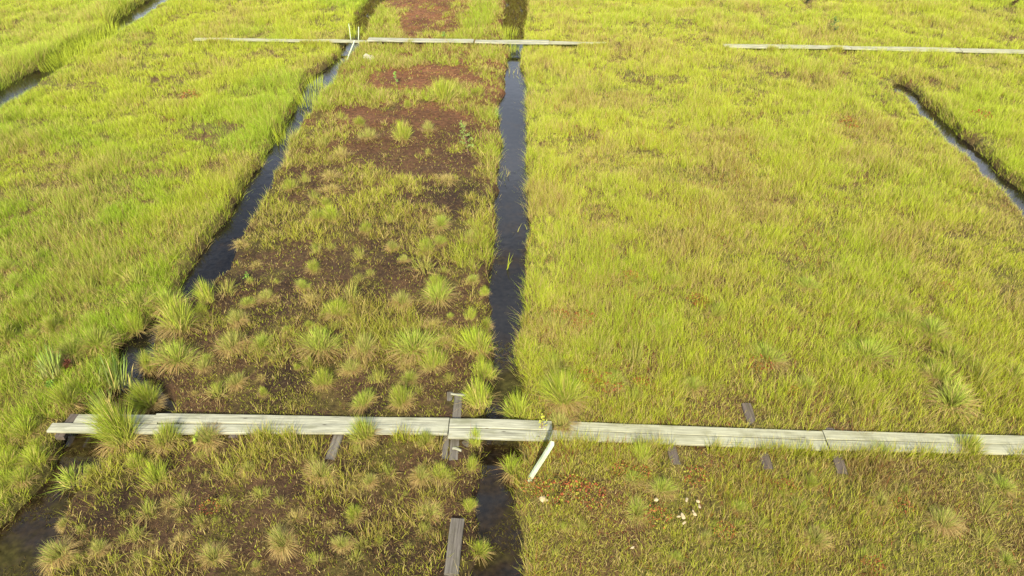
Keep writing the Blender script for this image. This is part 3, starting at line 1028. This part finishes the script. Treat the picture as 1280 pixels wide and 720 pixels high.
KEYT = [
    (150, 560, 36, 'big', 'tallest tussock, arching green over the left end of the near boardwalk', 1.15),
    (183, 510, 24, 'big', 'olive green tussock just beyond the boardwalk behind the tallest tussock', 1.1),
    (205, 562, 20, 'green', 'round green tussock in front of the boardwalk, right of the tallest one', 1),
    (259, 562, 20, 'straw', 'pale based tussock touching the front edge of the boardwalk, second right of the tallest', 1),
    (85, 606, 24, 'spiky', 'spiky bright green tussock with wide arching blades beside the brown lower left ditch', 1),
    (113, 598, 14, 'green', 'small olive tussock right beside the spiky bright green one', 1),
    (167, 588, 13, 'bright', 'small bright tussock between the tallest tussock and the peat below it', 1),
    (194, 610, 17, 'bright', 'bright leaning tussock on peat below the boardwalk gap', 1),
    (76, 656, 10, 'straw', 'small dry tan tussock on the bank of the lower left ditch', 1),
    (72, 706, 18, 'straw', 'straw skirted tussock in the bottom left corner by the dark ditch', 1.1),
    (310, 596, 10, 'straw', 'little straw tussock on peat below the long boardwalk section', 1),
    (353, 692, 20, 'straw', 'tan tussock with dark green tips at the bottom edge of the peat strip', 1),
    (457, 560, 21, 'green', 'green tussock overlapping the front of the boardwalk right of the slanting grey beam', 1.1),
    (503, 516, 20, 'green', 'tussock behind the boardwalk left of the old grey planks', 1),
    (455, 514, 18, 'low', 'low tussock behind the boardwalk opposite the overlapping green one', 1),
    (600, 518, 20, 'bright', 'bright upright tussock behind the boardwalk on the left bank of the central ditch', 1.15),
    (594, 562, 13, 'bright', 'bright tuft in front of the boardwalk between old planks and central ditch', 1.1),
    (590, 592, 11, 'bright', 'small bright tuft on the central ditch bank below the old planks', 1),
    (588, 640, 9, 'bright', 'tiny bright tuft right of the top of the loose dark plank', 1),
    (598, 690, 12, 'bright', 'bright arching tuft on the ditch edge right of the loose dark plank', 1),
    (400, 604, 19, 'straw', 'wide straw tussock below the end of the slanting grey beam', .9),
    (463, 612, 13, 'straw', 'mid brown tussock on the peat under the overlapping green one', 1),
    (443, 650, 12, 'green', 'green topped tuft with tan base on the lower peat strip', 1),
    (427, 688, 13, 'straw', 'ragged straw tuft near the bottom middle of the peat strip', 1),
    (525, 604, 15, 'straw', 'left one of the twin grey-green tussocks below the boardwalk', .9),
    (552, 604, 15, 'green', 'right one of the twin grey-green tussocks below the boardwalk', .9),
    (535, 648, 14, 'straw', 'flat tan tussock left of the loose dark plank', .6),
    (532, 560, 12, 'green', 'small tuft at the front board edge left of the thin grey plank', 1),
    (648, 522, 18, 'bright', 'bright tuft on the right bank of the central ditch just beyond the boards', 1),
    (706, 516, 34, 'big', 'large radiating tussock beyond the boardwalk right of the yellow seedling', .85),
    (700, 541, 17, 'straw', 'flat brown straw tussock covering the board gap right of the yellow seedling', .6),
    (640, 592, 18, 'bright', 'tuft hanging over the right ditch bank left of the leaning stake', 1),
    (548, 384, 23, 'low', 'wide tussock with straw base above the bare brown peat hollow', .9),
    (398, 448, 28, 'low', 'broad pale tussock at the middle of the tussock row on the peat strip', .95),
    (455, 452, 18, 'straw', 'straw tussock between the two broad ones of the tussock row', 1),
    (517, 452, 30, 'low', 'broad green tussock at the right of the tussock row', .9),
    (542, 470, 18, 'green', 'tussock close below the broad green one of the row', .9),
    (595, 448, 22, 'bright', 'bright round tussock on the left bank of the central ditch', 1),
    (605, 476, 14, 'bright', 'upright bright tuft below the round one on the ditch bank', 1.1),
    (588, 404, 9, 'bright', 'small bright tuft beside the bare brown peat hollow', 1.1),
    (608, 406, 10, 'green', 'low spiky tuft on the dark ditch margin right of the brown hollow', .8),
    (606, 374, 6, 'bright', 'tiny tuft standing alone on the dark ditch margin', 1.3),
    (490, 316, 10, 'straw', 'small tan tuft alone in the middle of the peat strip', 1),
    (403, 490, 15, 'green', 'green tuft below the broad pale tussock of the row', 1),
    (420, 402, 18, 'green', 'green tuft with tan foot above the broad pale tussock of the row', .9),
    (205, 386, 23, 'low', 'tussock on the left bank where the diagonal ditch narrows', 1),
    (165, 414, 13, 'bright', 'upright bright tuft on the left bank below the narrowing ditch', 1.2),
    (222, 420, 26, 'green', 'large deep green tussock on the right bank of the narrow ditch', 1),
    (258, 384, 18, 'bright', 'bright green tussock on the right bank above the large deep green one', 1),
    (297, 408, 12, 'straw', 'slim tan tussock right of the bright bank tussock', 1.1),
    (180, 460, 15, 'green', 'left neighbour of the spreading tussock at the ditch bend', 1),
    (218, 462, 25, 'low', 'spreading tussock with long blades at the ditch bend', 1),
    (288, 444, 20, 'straw', 'tussock with large bare tan foot at the left of the tussock row', 1),
    (325, 442, 20, 'low', 'pale green tussock second from the left in the tussock row', .9),
    (140, 486, 17, 'sedge', 'bluish green broad-bladed sedge clump on the left ditch bank', 1),
    (122, 506, 12, 'sedge', 'leaning bluish sedge clump lower on the left ditch bank', .9),
    (62, 478, 20, 'sedge', 'thin bluish sedge clump in the meadow left of the ditch bend', .7),
    (85, 452, 26, 'low', 'radiating meadow tussock with a dark red heart near the ditch bend', .9),
    (118, 440, 24, 'low', 'tan green tussock beside the dark red hearted one', 1),
    (80, 512, 20, 'green', 'green tussock on the left bank touching the far edge of the boardwalk end', 1),
    (868, 494, 20, 'low', 'pale tussock in the right meadow beyond the third boardwalk section', .9),
    (961, 462, 25, 'low', 'pale radiating tussock in the middle of the right meadow', .9),
    (1008, 494, 20, 'low', 'tussock right below the pale radiating one in the right meadow', .9),
    (1088, 460, 30, 'low', 'widest radiating tussock in the right meadow', .85),
    (825, 424, 18, 'low', 'faint pale tussock in the right meadow nearest to the central ditch', .9),
    (1167, 428, 22, 'low', 'pale tussock in the right meadow up and right of the widest one', .9),
    (895, 404, 16, 'green', 'olive tussock with brown shade in the upper part of the right meadow', 1),
    (1193, 518, 28, 'low', 'big tussock just beyond the last boardwalk section', .9),
    (1103, 576, 18, 'low', 'bright tussock at the front edge of the last boardwalk section', .9),
    (1210, 576, 18, 'green', 'dark shaded tussock in front of the last boardwalk section near the frame edge', 1),
    (1020, 688, 17, 'straw', 'straw stemmed tussock at the bottom of the right meadow', 1.1),
    (1013, 614, 14, 'green', 'small upright tussock in front of the boards at the joint', 1),
    (803, 584, 16, 'bright', 'fresh green tussock between the dark beam end and the leaning stake', 1),
    (797, 648, 18, 'low', 'fresh tussock left of the white chips', .9),
    (925, 645, 14, 'low', 'pale tussock right of the white chips', .9),
    (503, 180, 14, 'bright', 'green tussock in the middle of the upper bare peat patch', 1),
    (460, 178, 11, 'straw', 'tan tuft on the left side of the upper bare peat patch', .9),
    (535, 168, 11, 'straw', 'tan tuft on the right side of the upper bare peat patch', .9),
    (553, 130, 16, 'bright', 'green tussock between the two upper bare peat patches', 1),
    (415, 280, 12, 'bright', 'bright tuft near the diagonal ditch below the upper peat patch', 1),
    (550, 290, 18, 'low', 'broad tussock with tan foot left of the lush ditch margin', .8),
]
for px, py, rp, kd, lb, zsc in KEYT:
    place_tussock(px, py, rp, kd, lb, 'grass tussocks of the bog', simple=False, zs=zsc)

# smaller tussocks that nothing tells apart
used = [(a_[0], a_[1]) for a_ in KEYT]


def scatter(cnt, region, kinds, rp_m, label, group, mind=1.0, cond=None):
    done = tries = 0
    while done < cnt and tries < cnt * 60:
        tries += 1
        x0, y0, x1, y1 = region
        py = y0 + (y1 - y0) * random.random() ** 0.8
        px = random.uniform(x0, x1)
        g = G(px, py)
        if float(all_ditch(np.array([g[0]]), np.array([g[1]]))[0]) > -0.12:
            continue
        if float(board_dist(np.array([g[0]]), np.array([g[1] + .05]))[0]) < .32 or float(loose_dist(np.array([g[0]]), np.array([g[1]]))[0]) < .12:
            continue
        if cond and not cond(g[0], g[1], px, py):
            continue
        dep = g[1] * math.cos(PITCH) + H * math.sin(PITCH)
        rp = rp_m * random.uniform(.55, 1.5) * FPX / dep
        if any(abs(px - q[0]) < rp * 1.6 * mind and abs(py - q[1]) < rp * 1.1 * mind for q in used):
            continue
        used.append((px, py))
        place_tussock(px, py, rp, random.choice(kinds), label, group, simple=True, zs=random.uniform(.75, 1.1))
        done += 1


in_strip = lambda x, y, px, py: int(which(np.array([x]), np.array([y]))[0]) == 1
scatter(46, (60, 560, 590, 716), ('dry', 'wisp', 'wisp', 'wisp', 'straw'), .10, 'small tan or green tuft on the lower peat strip, nearer than the boardwalk', 'small tufts on the lower peat strip', cond=in_strip)
scatter(60, (180, 300, 610, 512), ('dry', 'wisp', 'straw', 'wisp', 'green', 'low'), .14, 'small tuft on the peat strip between the boardwalk and the upper bare patches', 'small tufts on the middle peat strip', cond=in_strip)
scatter(24, (300, 85, 620, 300), ('dry', 'wisp', 'green', 'wisp'), .16, 'small tuft on the upper peat strip beyond its middle', 'small tufts on the upper peat strip', cond=in_strip)
scatter(34, (690, 340, 1275, 520), ('low', 'wisp', 'green', 'wisp'), .18, 'pale grass tuft within the right meadow beyond the near boardwalk', 'meadow tufts right, beyond the boards')
scatter(26, (680, 580, 1275, 716), ('low', 'wisp', 'wisp', 'straw'), .13, 'small grass tuft within the right meadow nearer than the boardwalk', 'meadow tufts right, before the boards')
scatter(26, (0, 330, 200, 512), ('wisp', 'green', 'wisp', 'low'), .18, 'grass tuft in the left meadow near the bend of the ditch', 'meadow tufts left of the ditch bend', cond=lambda x, y, px, py: int(which(np.array([x]), np.array([y]))[0]) == 0)
scatter(14, (0, 540, 70, 625), ('bright', 'green'), .14, 'bright grass tuft on the meadow bank left of the boardwalk end', 'bank tufts at lower left', cond=lambda x, y, px, py: int(which(np.array([x]), np.array([y]))[0]) == 0)

# ------------------------------------------------------------------ boards
import bmesh


def plank_mesh(name, Ln, W, Tk, mat, seed, segs=14, worn=0.004):
    """plank along +x from the origin, top at z=0, slightly bowed with worn arrises"""
    r0 = random.Random(seed)
    bm = bmesh.new()
    prof = [(-W / 2, -Tk), (-W / 2, -.006), (-W / 2 + .006, 0), (0, .0012), (W / 2 - .006, 0), (W / 2, -.006), (W / 2, -Tk)]
    rings = []
    ph, am = r0.uniform(0, 6), r0.uniform(.004, .012)
    for i in range(segs + 1):
        t = i / segs
        x = Ln * t
        bow = am * math.sin(ph + t * 3.1)
        zb = am * math.sin(ph * 2 + t * 4.0)
        ring = []
        for (yy, zz) in prof:
            ring.append(bm.verts.new((x + (r0.uniform(-worn, worn) if i in (0, segs) else 0), yy + bow + r0.uniform(-.0012, .0012), zz + zb + r0.uniform(-.0008, .0008))))
        rings.append(ring)
    for i in range(segs):
        for j in range(len(prof)):
            k = (j + 1) % len(prof)
            bm.faces.new((rings[i][j], rings[i + 1][j], rings[i + 1][k], rings[i][k]))
    bm.faces.new(rings[0])
    bm.faces.new(rings[-1][::-1])
    bmesh.ops.recalc_face_normals(bm, faces=bm.faces)
    me = bpy.data.meshes.new(name)
    bm.to_mesh(me)
    bm.free()
    me.materials.append(mat)
    return me


def place_plank(name, p0, p1, z0, z1, W, Tk, mat, parent=None, seed=1, origin=None):
    """plank whose top centreline runs from p0 (height z0) to p1 (height z1)"""
    d = np.array(p1) - np.array(p0)
    Ln = float(np.hypot(*d))
    o = link(name, plank_mesh(name, math.hypot(Ln, z1 - z0), W, Tk, mat, seed), parent)
    loc = Vector((p0[0], p0[1], z0))
    if origin is not None:
        loc -= Vector(origin)
    o.location = loc
    o.rotation_euler = (0, -math.atan2(z1 - z0, Ln), math.atan2(d[1], d[0]))
    return o


def section(seg, z, label, group, planks=2, W=.150, gap=.009, dz=0.0, sp=(0, 0), beams=(), zt=None, Tk=.032, seed=0):
    a_, b_ = seg_world(seg, z)
    org = (a_[0], a_[1], 0)
    t = empty('boardwalk_section', org)
    tag(t, label, 'boardwalk', group)
    d = (b_ - a_)
    Ln = np.hypot(*d)
    d = d / Ln
    nrm = np.array([-d[1], d[0]])
    for k in range(planks):
        s_ = (k - .5) * (W + gap) if planks == 2 else 0
        q0 = a_ + nrm * s_ + d * (sp[k] if k < len(sp) else 0)
        q1 = b_ + nrm * s_ + d * (0.0)
        place_plank('plank', q0, q1, z + dz, z + dz * .3, W, Tk, M_BOARD2 if seed in (4, 5, 20, 21, 24, 25, 26, 27) else M_BOARD, t, seed * 10 + k, org)
    for (tt, ext0, ext1, wb) in beams:      # beams under the boards: position along, reach to the near and far side
        c_ = a_ + d * Ln * tt
        q0 = c_ - nrm * ext0
        q1 = c_ + nrm * ext1
        place_plank('cross_beam', q0, q1, z - Tk - .012, z - Tk - .012, wb, .07, M_DARK, t, seed * 10 + 7, org)
    return t


section(NEAR[0], ZT, 'short pale boardwalk section at the far left end, crossing the ditch under the tallest tussock', 'sections of the near boardwalk', sp=(0, .26), seed=1, beams=((.12, .2, .2, .12),))
section(NEAR[1], ZT, 'long clean boardwalk section crossing most of the brown peat strip', 'sections of the near boardwalk', sp=(0, .07), seed=2, beams=((.3, .2, .2, .12),))
section(NEAR[2], ZT + .02, 'bright boardwalk section bridging the central ditch', 'sections of the near boardwalk', sp=(0, 0), W=.158, seed=3)
section(NEAR[3], ZT - .01, 'grass-fringed boardwalk section right of the yellow seedling', 'sections of the near boardwalk', sp=(0, .28), seed=4, beams=((.03, .2, .2, .12),))
section(NEAR[4], ZT, 'rightmost near boardwalk section running out of the frame', 'sections of the near boardwalk', sp=(0, 0), seed=5, beams=((.8, .2, .2, .12),))
FL = ['far boardwalk section at the left end, half sunk in grass', 'short far boardwalk section ending at the diagonal ditch', 'bright far boardwalk section starting right of the diagonal ditch',
      'far boardwalk section bridging the central ditch', 'last thin piece of the far boardwalk right of the central ditch', 'left section of the far right boardwalk, starting in grass',
      'middle section of the far right boardwalk', 'far right boardwalk section leaving the frame']
for i, s in enumerate(FAR):
    thin = i in (0, 1, 4)
    section(s, 0.14 if i not in (2, 3) else .165, FL[i], 'sections of the far boardwalk', W=.145 if not thin else .10, seed=20 + i, sp=(0, 0), beams=((.95 if i == 4 else .12, .16, .16, .14),))

LL = [('slanting grey beam end sticking out below the long boardwalk section', M_GREY, 'cross_beam'), ('thin grey plank left of the paired old planks under the boardwalk', M_GREY, 'old_plank'),
      ('left one of the paired old grey planks running under the boardwalk', M_GREY, 'old_plank'), ('right one of the paired old grey planks running under the boardwalk', M_GREY, 'old_plank'),
      ('loose dark weathered plank lying on peat by the bottom edge', M_GREY, 'loose_plank'),
      ('dark beam sticking out on both sides of the boards left of the joint', M_DARK, 'cross_beam'), ('dark beam end poking out below the board joint on the right', M_DARK, 'cross_beam'),
      ('short dark beam end in the grass right of the leaning stake', M_DARK, 'cross_beam')]
for i, ((p0, p1, w_), (lb, mt, nm)) in enumerate(zip(LOOSE_PX, LL)):
    a_, b_ = G(*p1)[:2], G(*p0)[:2]
    zz = (0.075, .06, .07, .062, .075, .075, .075, .07)[i]
    o = place_plank(nm, a_, b_, zz - (.03, .02, .01, .03, -.01, .03, .035, .02)[i], zz, w_, .06, mt, None, 50 + i)
    tag(o, lb, 'plank' if 'plank' in nm else 'beam')
g0, g1 = G(566, 496), G(582, 496)
o = place_plank('wood_scrap', G(564, 497.5)[:2], G(583, 499)[:2], .09, .085, .03, .015, M_BOARD, None, 71)
tag(o, 'thin pale wood strip lying across the old grey planks beyond the boards', 'wood strip')
o = place_plank('wood_scrap', G(566, 566)[:2], G(577, 567)[:2], .085, .08, .035, .014, M_BOARD, None, 72)
tag(o, 'thin pale wood strip lying across the old grey planks before the boards', 'wood strip')


def batten(name, p0, p1, wa, wb, mat, label, cat):
    p0, p1 = Vector(p0), Vector(p1)
    Ln = (p1 - p0).length
    bm = bmesh.new()
    prof = [(-wa / 2, -wb / 2), (wa / 2, -wb / 2), (wa / 2, wb / 2), (-wa / 2, wb / 2)]
    rings = []
    for i in range(7):
        t = i / 6
        k = 1.0 if i else .35
        rings.append([bm.verts.new((a_ * k + .003 * math.sin(5 * t), b_ * k + .004 * math.sin(3 * t + 1), Ln * t + (0.012 * (a_ > 0) if i == 6 else 0))) for a_, b_ in prof])
    for i in range(6):
        for j in range(4):
            bm.faces.new((rings[i][j], rings[i][(j + 1) % 4], rings[i + 1][(j + 1) % 4], rings[i + 1][j]))
    bm.faces.new(rings[0][::-1])
    bm.faces.new(rings[-1])
    bmesh.ops.bevel(bm, geom=[e_ for e_ in bm.edges], offset=.002, segments=1, affect='EDGES')
    me = bpy.data.meshes.new(name)
    bm.to_mesh(me)
    bm.free()
    me.materials.append(mat)
    o = link(name, me)
    o.location = p0
    o.rotation_euler = (p1 - p0).to_track_quat('Z', 'Y').to_euler()
    return tag(o, label, cat)


bB, bT = G(656, 604), G(690, 554, .70)
batten('wooden_stake', (bB[0] - .02, bB[1], -.15), bT, .050, .045, M_STAKE, 'pale square wooden stake leaning to the right in front of the near boardwalk', 'stake')
bB, bT = G(433, 79), G(443, 51, .33)
batten('wooden_stick', (bB[0], bB[1], .02), bT, .035, .03, M_STAKE, 'thin pale stick leaning on the far boardwalk by the diagonal ditch', 'stick')
bB, bT = G(439, 52), G(437, 36, .5)
batten('wooden_stick', (bB[0], bB[1], -.1), (bB[0] - .03, bB[1] + .1, .52), .022, .02, M_STAKE, 'left upright thin stake behind the far boardwalk at the ditch', 'stick')
bB = G(448, 52)
batten('wooden_stick', (bB[0], bB[1], -.1), (bB[0] + .04, bB[1] + .1, .42), .022, .02, M_STAKE, 'right upright thin stake behind the far boardwalk at the ditch', 'stick')


# ------------------------------------------------------------------ small plants with leaves
def tube(bm, p0, p1, r0_, r1_, k=5):
    p0, p1 = Vector(p0), Vector(p1)
    q = (p1 - p0).to_track_quat('Z', 'Y')
    A = [bm.verts.new(p0 + q @ Vector((math.cos(a_) * r0_, math.sin(a_) * r0_, 0))) for a_ in [2 * math.pi * i / k for i in range(k)]]
    B = [bm.verts.new(p1 + q @ Vector((math.cos(a_) * r1_, math.sin(a_) * r1_, 0))) for a_ in [2 * math.pi * i / k for i in range(k)]]
    for i in range(k):
        bm.faces.new((A[i], A[(i + 1) % k], B[(i + 1) % k], B[i]))


def sapling(px, py, hgt_, leafc, nleaf, lsize, label, cat='seedling', name='seedling', lean=(0, 0), branches=5):
    g = G(px, py)
    z0 = gz(g[0], g[1])
    t = empty(name, (g[0], g[1], z0))
    tag(t, label, cat)
    bm = bmesh.new()
    top = Vector((lean[0], lean[1], hgt_))
    tube(bm, (0, 0, -.03), top, .008, .003)
    tips = []
    for i in range(branches):
        k = .25 + .7 * i / branches
        a_ = random.uniform(0, 6.28)
        e_ = top * k + Vector((math.cos(a_) * hgt_ * .3 * (1.1 - k), math.sin(a_) * hgt_ * .3 * (1.1 - k), hgt_ * .15))
        tube(bm, top * k, e_, .004, .002, 4)
        tips.append((top * k, e_))
    tips.append((top * .5, top))
    me = bpy.data.meshes.new('stem')
    bm.to_mesh(me)
    bm.free()
    me.materials.append(M_BARK)
    link('stem', me, t)
    V, Q, C = [], [], []
    for i in range(nleaf):
        a0, a1 = random.choice(tips)
        c = a0.lerp(a1, random.uniform(.2, 1.08)) + Vector([random.gauss(0, .012) for _ in range(3)])
        s_ = lsize * random.uniform(.6, 1.2)
        ax = Vector([random.gauss(0, 1) for _ in range(3)])
        ax.z = ax.z * .5 + .2
        ax.normalize()
        sd_ = ax.cross(Vector([random.gauss(0, .5), random.gauss(0, .5), 1])).normalized()
        up = ax.cross(sd_)
        k = len(V)
        V += [c, c + ax * s_ * .5 + sd_ * s_ * .34, c + ax * s_ * 1.1 - up * s_ * .12, c + ax * s_ * .5 - sd_ * s_ * .34]
        Q.append((k, k + 1, k + 2, k + 3))
        cc = np.array(leafc) * random.uniform(.7, 1.25)
        C += [cc] * 4
    link('leaves', arr_mesh('leaves', np.array([tuple(v) for v in V]), np.array(Q), np.zeros((0, 3), int), np.array(C), M_LEAF), t)
    return t


sapling(677, 544, .34, (.45, .46, .05), 60, .024, 'yellow-leaved seedling rising beside the boards above the leaning stake', branches=6)
sapling(586, 196, .72, (.22, .31, .07), 240, .038, 'leafy green birch seedling on the upper peat strip near the central ditch', lean=(-.12, .1), branches=9)
sapling(622, 150, .30, (.26, .34, .07), 90, .045, 'small leafy shrub leaning over the central ditch, upper part', branches=6)
sapling(496, 108, .35, (.2, .36, .06), 80, .04, 'green leafy seedling at the top of the uppermost peat patch')
sapling(1040, 44, .55, (.08, .16, .04), 120, .05, 'dark green shoot beyond the far right boardwalk', branches=7)
sapling(1008, 10, .40, (.04, .07, .02), 140, .06, 'small dark shrub near the top edge of the right meadow', name='shrub', cat='shrub', branches=8)
sapling(1262, 12, .35, (.10, .07, .03), 200, .06, 'brown low shrub in the top right corner', name='shrub', cat='shrub', branches=8, lean=(.2, 0))
sapling(556, 52, .3, (.14, .26, .05), 70, .04, 'small green seedling beyond the far boardwalk on the strip')
sapling(310, 350, .10, (.16, .26, .04), 40, .04, 'low green herb on the peat strip by the diagonal ditch', name='herb', cat='herb', branches=4)
sapling(66, 486, .12, (.16, .26, .04), 50, .05, 'vivid green broad-leaved herb in the left meadow above the boardwalk end', name='herb', cat='herb', branches=5)
sapling(247, 556, .12, (.26, .33, .04), 40, .045, 'bright leafy herb in front of the boards beside the pale based tussock', name='herb', cat='herb', branches=4)
sapling(88, 462, .12, (.10, .035, .02), 110, .05, 'dark red leafy herb inside the radiating tussock near the ditch bend', name='herb', cat='herb', branches=8)

# red leafed dwarf shrubs: countable sprigs in the right meadow
bmR = None
RED = [(696, 622, .16), (718, 612, .14), (740, 625, .15), (668, 616, .12), (800, 596, .10), (868, 602, .13), (820, 650, .13), (1088, 712, .10), (1125, 640, .09), (870, 382, .13), (760, 326, .12), (788, 352, .12), (730, 404, .14),
       (875, 384, .13), (950, 462, .14), (733, 478, .13), (760, 488, .16), (800, 486, .12), (990, 496, .09), (815, 405, .10), (700, 400, .10), (720, 416, .10), (1145, 410, .10), (980, 616, .10), (905, 668, .10), (775, 590, .10), (1180, 365, .1), (1060, 158, .2), (1225, 150, .2), (240, 124, .22), (265, 640, .1)]
RED_ME = None
for i, (px, py, rr_) in enumerate(RED):
    if i < 4:
        V, Q, C = [], [], []
        rr0 = random.Random(i)
        for k_ in range(170):
            a_, q = rr0.uniform(0, 6.28), math.sqrt(rr0.random())
            c = Vector((math.cos(a_) * q, math.sin(a_) * q, rr0.uniform(.1, .9) * (1.2 - q)))
            ax = Vector((rr0.gauss(0, 1), rr0.gauss(0, 1), rr0.uniform(.1, 1.2))).normalized()
            sd_ = ax.cross(Vector((rr0.gauss(0, 1), rr0.gauss(0, 1), 1))).normalized()
            s_ = rr0.uniform(.10, .2)
            k = len(V)
            V += [c, c + ax * s_ * .5 + sd_ * s_ * .3, c + ax * s_, c + ax * s_ * .5 - sd_ * s_ * .3]
            Q.append((k, k + 1, k + 2, k + 3))
            cc = C_RED * rr0.uniform(.7, 1.4) if rr0.random() < .7 else C_OLIVE
            C += [cc] * 4
        RED_ME = (RED_ME or []) + [arr_mesh('red_dwarf_shrub', np.array([tuple(v) for v in V]), np.array(Q), np.zeros((0, 3), int), np.array(C), M_LEAF)]
    g = G(px, py)
    o = link('dwarf_shrub', RED_ME[i % 4])
    o.location = (g[0], g[1], gz(g[0], g[1]) + .04)
    o.scale = (rr_ * 1.3, rr_ * 1.2, rr_ * 1.3)
    o.rotation_euler = (0, 0, random.uniform(0, 6.28))
    tag(o, 'low rust-red leafy dwarf shrub patch half hidden in the meadow grass', 'dwarf shrub', 'rust-red dwarf shrubs in the grass')


# ------------------------------------------------------------------ chips and stone
def lump(name, loc, size, mat, seed, label, cat, group=None, flat=.35):
    r0 = random.Random(seed)
    bm = bmesh.new()
    bmesh.ops.create_icosphere(bm, subdivisions=2, radius=1)
    a1, a2 = r0.uniform(0, 6), r0.uniform(0, 6)
    for v in bm.verts:
        k = 1 + .22 * math.sin(3 * v.co.x + a1) + .2 * math.sin(4 * v.co.y + a2) + r0.uniform(-.08, .08)
        v.co = Vector((v.co.x * k * size[0], v.co.y * k * size[1], v.co.z * k * size[0] * flat))
    me = bpy.data.meshes.new(name)
    bm.to_mesh(me)
    bm.free()
    me.materials.append(mat)
    o = link(name, me)
    o.location = loc
    o.rotation_euler = (r0.uniform(-.25, .25), r0.uniform(-.2, .2), r0.uniform(0, 6.28))
    return tag(o, label, cat, group)


CH = [(858, 626, .032), (872, 628, .03), (874, 634, .03), (868, 644, .034), (866, 640, .022), (853, 646, .04), (855, 655, .026), (848, 647, .03), (820, 626, .04), (790, 686, .03)]
for i, (px, py, s_) in enumerate(CH):
    g = G(px, py, .08)
    lab = 'bleached white chip in the loose cluster lying in the near right meadow' if i < 8 else ('single bleached chip left of the white chip cluster' if i == 8 else 'tiny bleached chip below and left of the white cluster')
    lump('wood_chip', (g[0], g[1], .10), (s_, s_ * .45), M_CHIP, i, lab, 'wood chip', 'bleached chips in the grass')
g = G(463, 77)
lump('pale_stone', (g[0], g[1], .05), (.34, .16), M_STONE, 31, 'pale flat stone on the strip just before the far boardwalk', 'stone', flat=.3)
g = G(680, 625, .06)
lump('pale_stone', (g[0], g[1], .07), (.06, .045), M_CHIP, 32, 'small pale yellowish lump among red dwarf shrubs below the stake', 'stone', flat=.5)
